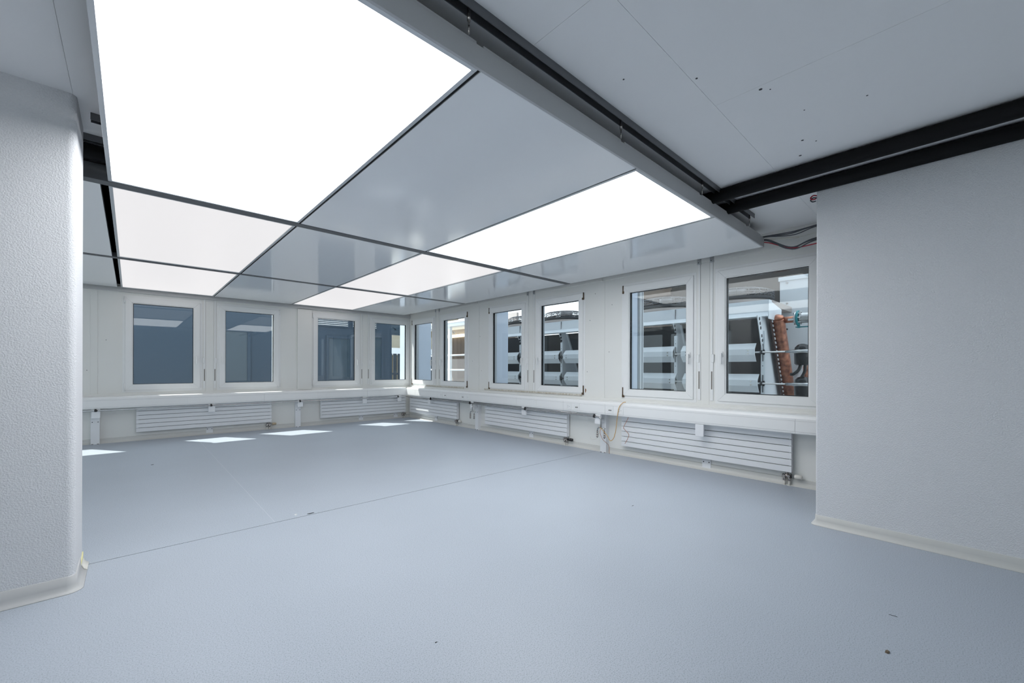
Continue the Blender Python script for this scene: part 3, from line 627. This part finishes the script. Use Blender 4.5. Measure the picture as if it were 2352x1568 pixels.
crumb('plastic_scrap', 1.138, 3.771, [(-.03, .006), (-.01, -.004), (.03, .0), (.02, .006)], DARKBIT, 'dark scrap lying on the floor joint', 'scrap', 0.006)
crumb('paper_scrap', 1.035, 3.822, [(-.012, .01), (-.008, -.01), (.01, .0), (.004, .012)], FRAME, 'tiny white scrap beside the floor joint', 'scrap', 0.006)
crumb('splinter', 1.026, 1.615, [(-.006, .002), (-.005, -.001), (.006, -.002), (.006, .001)], DARKBIT, 'tiny dark crumb on the floor in the lower middle', 'splinter', 0.003)
crumb('splinter', 3.37, 2.02, [(-.012, .003), (-.012, 0), (.012, -.003), (.012, .0)], DARKBIT, 'small dark splinter on the floor before the nearest radiator', 'splinter', 0.003)
crumb('splinter', 0.207, 7.02, [(-.016, .006), (-.01, -.006), (.014, -.003), (.012, .008)], DARKBIT, 'small dark crumb on the far floor at left', 'splinter', 0.005)

# ------------------------------------------------------------------ outside
obj('ground', MB().box(-40, XB+60, -40, 60, -0.6, -0.5), ROOFG, kind='structure', label='grey flat roof ground outside the windows', cat='ground')

# dark-blue building facing the back wall
YO = 13.0
ob = thing('office_block', (2.0, YO+1.5, -0.5), 'dark blue panelled block standing close behind the back windows', 'building')
obj('core', MB().box(-9, 6.48, YO+0.05, YO+3, -0.5, 3.15), XBLUED, ob)
seams = [-9, -6.3, -5.0, -2.0, -0.3, 1.18, 2.95, 3.85, 5.60, 6.48]
for a, b in zip(seams[:-1], seams[1:]): obj('panel', MB().box(a+0.006, b-0.006, YO, YO+0.05, -0.5, 3.15), XBLUE, ob, bevel=0.004)
def xwin(par, x0, x1, z0, z1, Y):
    w = obj('window_frame', MB().box(x0-0.08, x1+0.08, Y-0.03, Y, z0-0.08, z0).box(x0-0.08, x1+0.08, Y-0.03, Y, z1, z1+0.08).box(x0-0.08, x0, Y-0.03, Y, z0, z1).box(x1, x1+0.08, Y-0.03, Y, z0, z1), XBLUE, par, bevel=0.004)
    obj('pane', MB().box(x0, x1, Y-0.012, Y-0.002, z0, z1), mat('dark_pane', (0.05, 0.075, 0.10), 0.05), w)
xwin(ob, 4.42, 5.05, 0.9, 2.15, YO); xwin(ob, 5.72, 6.1, 0.9, 2.25, YO); xwin(ob, 1.35, 2.3, 0.9, 2.2, YO)
for x0, x1 in ((3.98, 5.02), (5.12, 5.95)):
    v = obj('vent_frame', MB().box(x0, x1, YO-0.03, YO, 2.50, 2.53).box(x0, x1, YO-0.03, YO, 2.80, 2.83).box(x0, x0+0.03, YO-0.03, YO, 2.53, 2.80).box(x1-0.03, x1, YO-0.03, YO, 2.53, 2.80), XBLUE, ob)
    for k in range(5):
        z = 2.545+k*0.052; mb = MB().quad_box([(x0+.03, YO-0.002, z+0.02), (x1-.03, YO-0.002, z+0.02), (x1-.03, YO-0.035, z), (x0+.03, YO-0.035, z), (x0+.03, YO-0.002, z+0.026), (x1-.03, YO-0.002, z+0.026), (x1-.03, YO-0.035, z+0.006), (x0+.03, YO-0.035, z+0.006)])
        obj('vent_slat', mb, XWHITE, v)
# ochre house seen past its corner
oh = thing('ochre_house', (13.0, 24, -0.5), 'ochre house with white balcony slab beyond the corner window', 'building')
obj('wall', MB().box(9.5, 17, 24, 28, -0.5, 7.0), XOCHRE, oh)
obj('balcony_slab', MB().box(9.5, 17, 22.8, 24, 2.05, 2.45), XWHITE, oh)
obj('balcony_parapet', MB().box(9.5, 17, 22.8, 22.95, 2.45, 3.2), mat('pale_ochre', (0.34, 0.31, 0.24), 0.8), oh)
obj('window_recess', MB().box(11.6, 12.6, 23.95, 24.0, 3.0, 5.0), mat('dark_pane', (0.05, 0.075, 0.10), 0.05), oh)
rl = MB().box(9.5, 17, 22.84, 22.90, 3.85, 3.89)
obj('railing_top', rl, XCHAR, oh)
fnc = thing('metal_fence', (12.0, 20, -0.5), 'dark blue metal fence in front of the ochre house', 'fence')
for k in range(24): obj('pale', MB().box(8.8+k*0.25, 8.8+k*0.25+0.19, 20.0, 20.03, -0.5, 2.0), XBLUED, fnc)
obj('fence_rail', MB().box(8.7, 15, 20.03, 20.07, 0.9, 1.0).box(8.7, 15, 20.03, 20.07, -0.3, -0.2), XBLUE, fnc)

# white framed pavilion seen in the second corner window
pv = thing('glazed_pavilion', (10.6, 15.5, -0.5), 'white framed pavilion with brown boarding beyond the corner windows', 'building')
PXX = 10.0
obj('back_wall', MB().box(PXX+1.9, PXX+2.0, 12.6, 18.5, -0.5, 3.6), XTAUPE, pv)
for k in range(18): obj('board', MB().box(PXX+1.86, PXX+1.9, 12.7+k*0.32, 12.7+k*0.32+0.305, 1.72, 2.75), BOARDW, pv)
for y in (13.05, 14.75, 16.5, 18.3): obj('post', MB().box(PXX, PXX+0.12, y, y+0.14, -0.5, 3.15), XWHITE, pv)
for z in (1.18, 1.80): obj('handrail', MB().cyl((PXX+0.06, 12.8, z), (PXX+0.06, 18.4, z), 0.035, 10), XWHITE, pv)
obj('header', MB().box(PXX-0.05, PXX+0.2, 12.6, 18.5, 3.02, 3.16), XWHITE, pv)
obj('parapet', MB().box(PXX-0.02, PXX+0.06, 12.8, 18.4, -0.2, 0.62), XWHITE, pv)
obj('lamp_strip', MB().box(PXX+1.7, PXX+1.84, 12.9, 18.0, 2.78, 2.90), LAMPW, pv, label='warm glowing light strip')
obj('roof', MB().box(PXX-0.1, PXX+2.0, 12.5, 18.6, 3.16, 3.24), XWHITE, pv)

# dry cooler outside the right wall
XU = 7.2
PY = [2.06, 3.45, 4.78, 6.12, 7.47, 8.80]
dc = thing('dry_cooler', (8.0, 5.4, -0.5), 'long white dry cooler with louvre bars outside the right windows', 'cooling unit')
obj('top_beam', MB().prism([(XU-0.10, 1.98, 2.06), (XU+0.12, 1.98, 2.06), (XU+0.12, 1.98, 2.32), (XU-0.02, 1.98, 2.32), (XU-0.04, 1.98, 2.13)], (0, 7.0, 0)), XWHITE, dc)
for y in PY[1:-1]: obj('beam_joint', MB().box(XU-0.045, XU-0.02, y-0.004, y+0.004, 2.14, 2.31), BOARDGAP, dc)
obj('fan_deck', MB().box(XU+0.12, XU+1.75, 1.98, 8.98, 2.24, 2.33), XTAUPE, dc)
obj('end_bracket', MB().prism([(XU-0.06, 1.97, 2.31), (XU+0.6, 1.97, 2.22), (XU+0.6, 1.97, 2.02), (XU-0.06, 1.97, 2.02)], (0, 0.012, 0)), XWHITE, dc)
obj('base_rail', MB().box(XU+0.0, XU+1.7, 1.98, 8.98, -0.5, 0.2), XWHITE, dc)
for i, y in enumerate(PY):
    if i == 0: poly, e0, e1 = [(-0.28, 2.06), (0.31, 2.06), (1.17, 0.35), (1.17, 0.0), (0.02, 0.0), (-0.03, 1.50)], 0.31, 1.17
    else: poly, e0, e1 = [(-0.12, 2.06), (0.13, 2.06), (0.90, 0.35), (0.90, 0.0), (0.02, 0.0), (0.02, 1.80)], 0.13, 0.90
    sp = obj('side_plate', MB().prism([(XU+px, y, pz) for px, pz in poly], (0, 0.012, 0)), XWHITE, dc)
    for k in range(7 if i == 0 else 4):
        zz = 2.015-k*0.068 - (0.05 if k > 2 else 0); xx = XU-(0.19 if i == 0 else 0.06)+(2.015-zz)*(0.44 if i == 0 else 0.22)
        obj('plate_hole', MB().cyl((xx, y-0.002, zz), (xx, y+0.002, zz), 0.027, 14), XCHAR, sp)
    obj('plate_edge', MB().prism([(XU+e0, y-0.03, 2.05), (XU+e0+0.04, y-0.03, 2.05), (XU+e1+0.04, y-0.03, 0.35), (XU+e1, y-0.03, 0.35)], (0, 0.03, 0)), XWHITE, sp)
    po = obj('post', MB().box(XU-0.03, XU+0.01, y-0.03, y+0.026, 0.0, 1.84), XWHITE, dc)
    for z in (1.51, 1.03):
        obj('slot', MB().box(XU-0.0325, XU-0.029, y-0.008, y+0.004, z-0.14, z+0.13), XCHAR, po)
        obj('clamp', MB().box(XU-0.07, XU-0.03, y-0.035, y+0.03, z-0.022, z+0.022).cyl((XU-0.09, y, z-0.03), (XU-0.09, y, z+0.03), 0.012, 8).cyl((XU-0.06, y-0.025, z-.04), (XU-0.06, y-0.025, z+.04), 0.010, 8), XCHAR, po)
    for z in (1.30, 0.80, 1.70): obj('bolt_hole', MB().cyl((XU-0.031, y, z), (XU-0.029, y, z), 0.007, 8), XCHAR, po)
for z, l in ((1.51, 0), (1.03, 0)):
    obj('rod', MB().cyl((XU-0.075, 1.55, z), (XU-0.075, 8.9, z), 0.014, 10), STEEL, dc)
for i in range(len(PY)-1):
    y0, y1 = PY[i], PY[i+1]
    obj('coil', MB().prism([(XU+0.19, y0+0.03, 2.05), (XU+0.33, y0+0.03, 2.05), (XU+1.15, y0+0.03, 0.2), (XU+1.01, y0+0.03, 0.2)], (0, y1-y0-0.04, 0)), COIL, dc, label='dark finned cooling coil')
    for z in (1.51, 1.03):
        h2 = 0.143; ya, yb = (y0, y1-0.15) if z > 1.2 else (y0-0.04, y1-0.18)
        if i == 0: ya += 0.08
        mb = MB().prism([(XU-0.06, ya, z+h2), (XU-0.15, ya, z+0.05), (XU-0.15, ya, z-0.04), (XU-0.06, ya, z-h2), (XU-0.05, ya, z-h2), (XU-0.125, ya, z-0.035), (XU-0.125, ya, z+0.045), (XU-0.05, ya, z+h2)], (0, yb-ya, 0))
        bf = obj('louvre', mb, XWHITE, dc)
        for yy in (ya+0.09, yb-0.09):
            for dz in (-0.022, 0.028): obj('rivet', MB().cyl((XU-0.153, yy, z+dz), (XU-0.149, yy, z+dz), 0.012, 10), NICKEL, bf)
for i in range(5):
    yc = 2.75+i*1.34; xc = XU+0.92
    fc = obj('fan_cowl', MB().tube([(xc, yc, 2.33), (xc, yc, 2.44)], [0.60, 0.57], 40), XTAUPE, dc)
    obj('fan_ring', MB().tube([(xc, yc, 2.44), (xc, yc, 2.50)], 0.575, 40), XCHAR, fc)
    gm = MB()
    for R_, z in ((0.57, 2.53), (0.57, 2.57), (0.57, 2.61), (0.52, 2.635), (0.46, 2.65), (0.38, 2.665), (0.30, 2.675), (0.22, 2.68)): gm.ring((xc, yc, z), R_, 0.006, 36, 5)
    for k in range(20):
        a = 2*math.pi*k/20; cx, sx = math.cos(a), math.sin(a)
        gm.tube([(xc+.575*cx, yc+.575*sx, 2.50), (xc+.57*cx, yc+.57*sx, 2.61), (xc+.46*cx, yc+.46*sx, 2.655), (xc+.18*cx, yc+.18*sx, 2.685)], 0.006, 5)
    obj('fan_guard', gm, RAIL, fc, label='wire fan guard')
    for k in range(4):
        a = math.pi/4+k*math.pi/2; obj('arm', MB().cyl((xc, yc, 2.63), (xc+.57*math.cos(a), yc+.57*math.sin(a), 2.52), 0.016, 8), XCHAR, fc)
    obj('fan_motor', MB().cyl((xc, yc, 2.50), (xc, yc, 2.70), 0.15, 20), RAIL, fc)

# pipework at the end of the cooler
d = Vector((0.60, 0, -1.13)); a0 = Vector((7.50, 1.94, 2.02))
cp = thing('copper_manifold', (7.6, 1.94, -0.3), 'slanting copper manifold pipe outside the rightmost window', 'pipe')
obj('pipe', MB().tube([a0+d*-0.02, a0, a0+d*0.5, a0+d*1.3], 0.090, 24), COPPER, cp)
obj('stub', MB().cyl(a0+Vector((0.02, -0.05, 0.0)), a0+Vector((0.02, -0.27, 0.0)), 0.05, 18), COPPER, cp)
obj('cap', MB().tube([a0+d*-0.02, a0+d*-0.05, a0+d*-0.07], [0.088, 0.075, 0.03], 20), COPPER, cp)
obj('name_plate', MB().box(a0.x-.035, a0.x-.030, 1.72, 1.80, 2.0, 2.03), ALU, cp)
cb = thing('perforated_rack', (7.6, 1.99, -0.3), 'dark perforated strip standing beside the copper manifold', 'rack')
c0 = Vector((7.265, 1.99, 2.05))
obj('strip', MB().prism([c0, c0+Vector((0.17, 0, 0)), c0+Vector((0.17, 0, 0))+d*1.3, c0+d*1.3], (0, 0.01, 0)), mat('rack_dark', (0.06, 0.035, 0.03), 0.6), cb)
for k in range(19):
    q = c0+d*(0.03+k*0.058)+Vector((0.065, -0.003, 0)); obj('slot', MB().prism([q, q+Vector((0.075, 0, 0)), q+Vector((0.075, 0, 0))+d*0.030, q+d*0.030], (0, 0.004, 0)), XWHITE, cb)
bw = thing('bellows_coupling', (7.38, 1.5, 1.9), 'teal flange with silver bellows hose outside the rightmost window', 'pipe coupling')
obj('flange', MB().cyl((7.38, 1.66, 2.02), (7.38, 1.635, 2.02), 0.115, 28), XTEAL, bw, label='teal flange disc')
obj('flange_back', MB().cyl((7.38, 1.685, 2.02), (7.38, 1.66, 2.02), 0.10, 28), STEEL, bw)
for k in range(8):
    w = 2*math.pi*k/8; obj('bolt', MB().cyl((7.38+.09*math.cos(w), 1.70, 2.02+.09*math.sin(w)), (7.38+.09*math.cos(w), 1.60, 2.02+.09*math.sin(w)), 0.010, 8), STEEL, bw)
pts, rr = [], []
for k in range(44): pts.append((7.38, 1.63-k*0.009, 2.02)); rr.append(0.082 if k % 2 else 0.070)
obj('bellows', MB().tube(pts, rr, 22), STEEL, bw, smooth_all=False)
obj('tie_rod', MB().cyl((7.38, 1.68, 1.885), (7.38, 1.25, 1.885), 0.009, 8).box(7.365, 7.395, 1.625, 1.655, 1.87, 1.94), XTEAL, bw)
for z, l in ((1.51, 'upper black actuator with hose outside the rightmost window'), (1.03, 'lower black actuator outside the rightmost window')):
    mt = thing('actuator', (7.22, 1.56, z-0.22), l, 'actuator', 'black actuators outside')
    obj('body', MB().tube([(7.24, 1.56, z-0.20), (7.24, 1.56, z-0.18), (7.24, 1.56, z-0.02), (7.24, 1.56, z+0.06), (7.24, 1.56, z+0.10), (7.24, 1.56, z+0.115)], [0.075, 0.10, 0.105, 0.095, 0.06, 0.02], 24), BLACKP, mt)
    obj('coupling', MB().tube([(XU-0.075, 1.74, z), (XU-0.075, 1.66, z), (XU-0.075, 1.655, z), (XU-0.075, 1.40, z)], [0.020, 0.020, 0.026, 0.026], 14), STEEL, mt)
    obj('hose', MB().tube(bez([(7.22, 1.58, z-0.19), (7.20, 1.60, z-0.27), (7.19, 1.66, z-0.33), (7.20, 1.70, z-0.335)], 6), 0.022, 10), BLACKP, mt)
    obj('hose', MB().tube(bez([(7.25, 1.53, z-0.19), (7.25, 1.54, z-0.30), (7.24, 1.60, z-0.42), (7.24, 1.68, z-0.50)], 6), 0.020, 10), BLACKP, mt)
obj('copper_pipe', MB().cyl((7.85, 1.62, 1.30), (8.25, 1.62, -0.4), 0.07, 18), COPPER, label='short copper pipe behind the black actuators', cat='pipe')
cab = thing('switch_cabinet', (8.6, 0.4, -0.5), 'tall pale grey cabinet behind the copper pipework', 'cabinet')
obj('body', MB().box(8.45, 9.4, -2.2, 2.16, -0.5, 2.80), XWHITE, cab)
obj('lid', MB().box(8.43, 9.42, -2.22, 2.18, 2.80, 2.87), XWHITE, cab, bevel=0.005)
for z in (2.76, 2.4, 1.95, 1.3): obj('screw', MB().cyl((8.449, 2.05, z), (8.44, 2.05, z), 0.016, 10), NICKEL, cab)
obj('wedge_plate', MB().prism([(8.40, 1.90, 1.10), (8.40, 1.55, 1.95), (8.40, 0.9, 2.2), (8.40, 0.9, 1.10)], (0.04, 0, 0)), XWHITE, cab)
# buildings behind
obj('dark_building', MB().box(14, 22, -12, 6.3, -0.5, 7.5).box(13.6, 14, -12, 6.3, 6.6, 7.2).box(13.9, 14, -12, 6.3, 3.0, 3.2), mat('exterior_charcoal_shaded', (0.010, 0.010, 0.011), 0.9), label='dark charcoal building behind the cabinet in the rightmost window', cat='building')  # charcoal blackened in its colour to stand in for shade
obj('brown_building', MB().box(17, 24, 8.35, 9.9, -0.5, 6.5).box(16.8, 17, 8.3, 9.95, 4.4, 4.6), XBROWN, label='brown building seen above the fans through the right wall windows', cat='building')
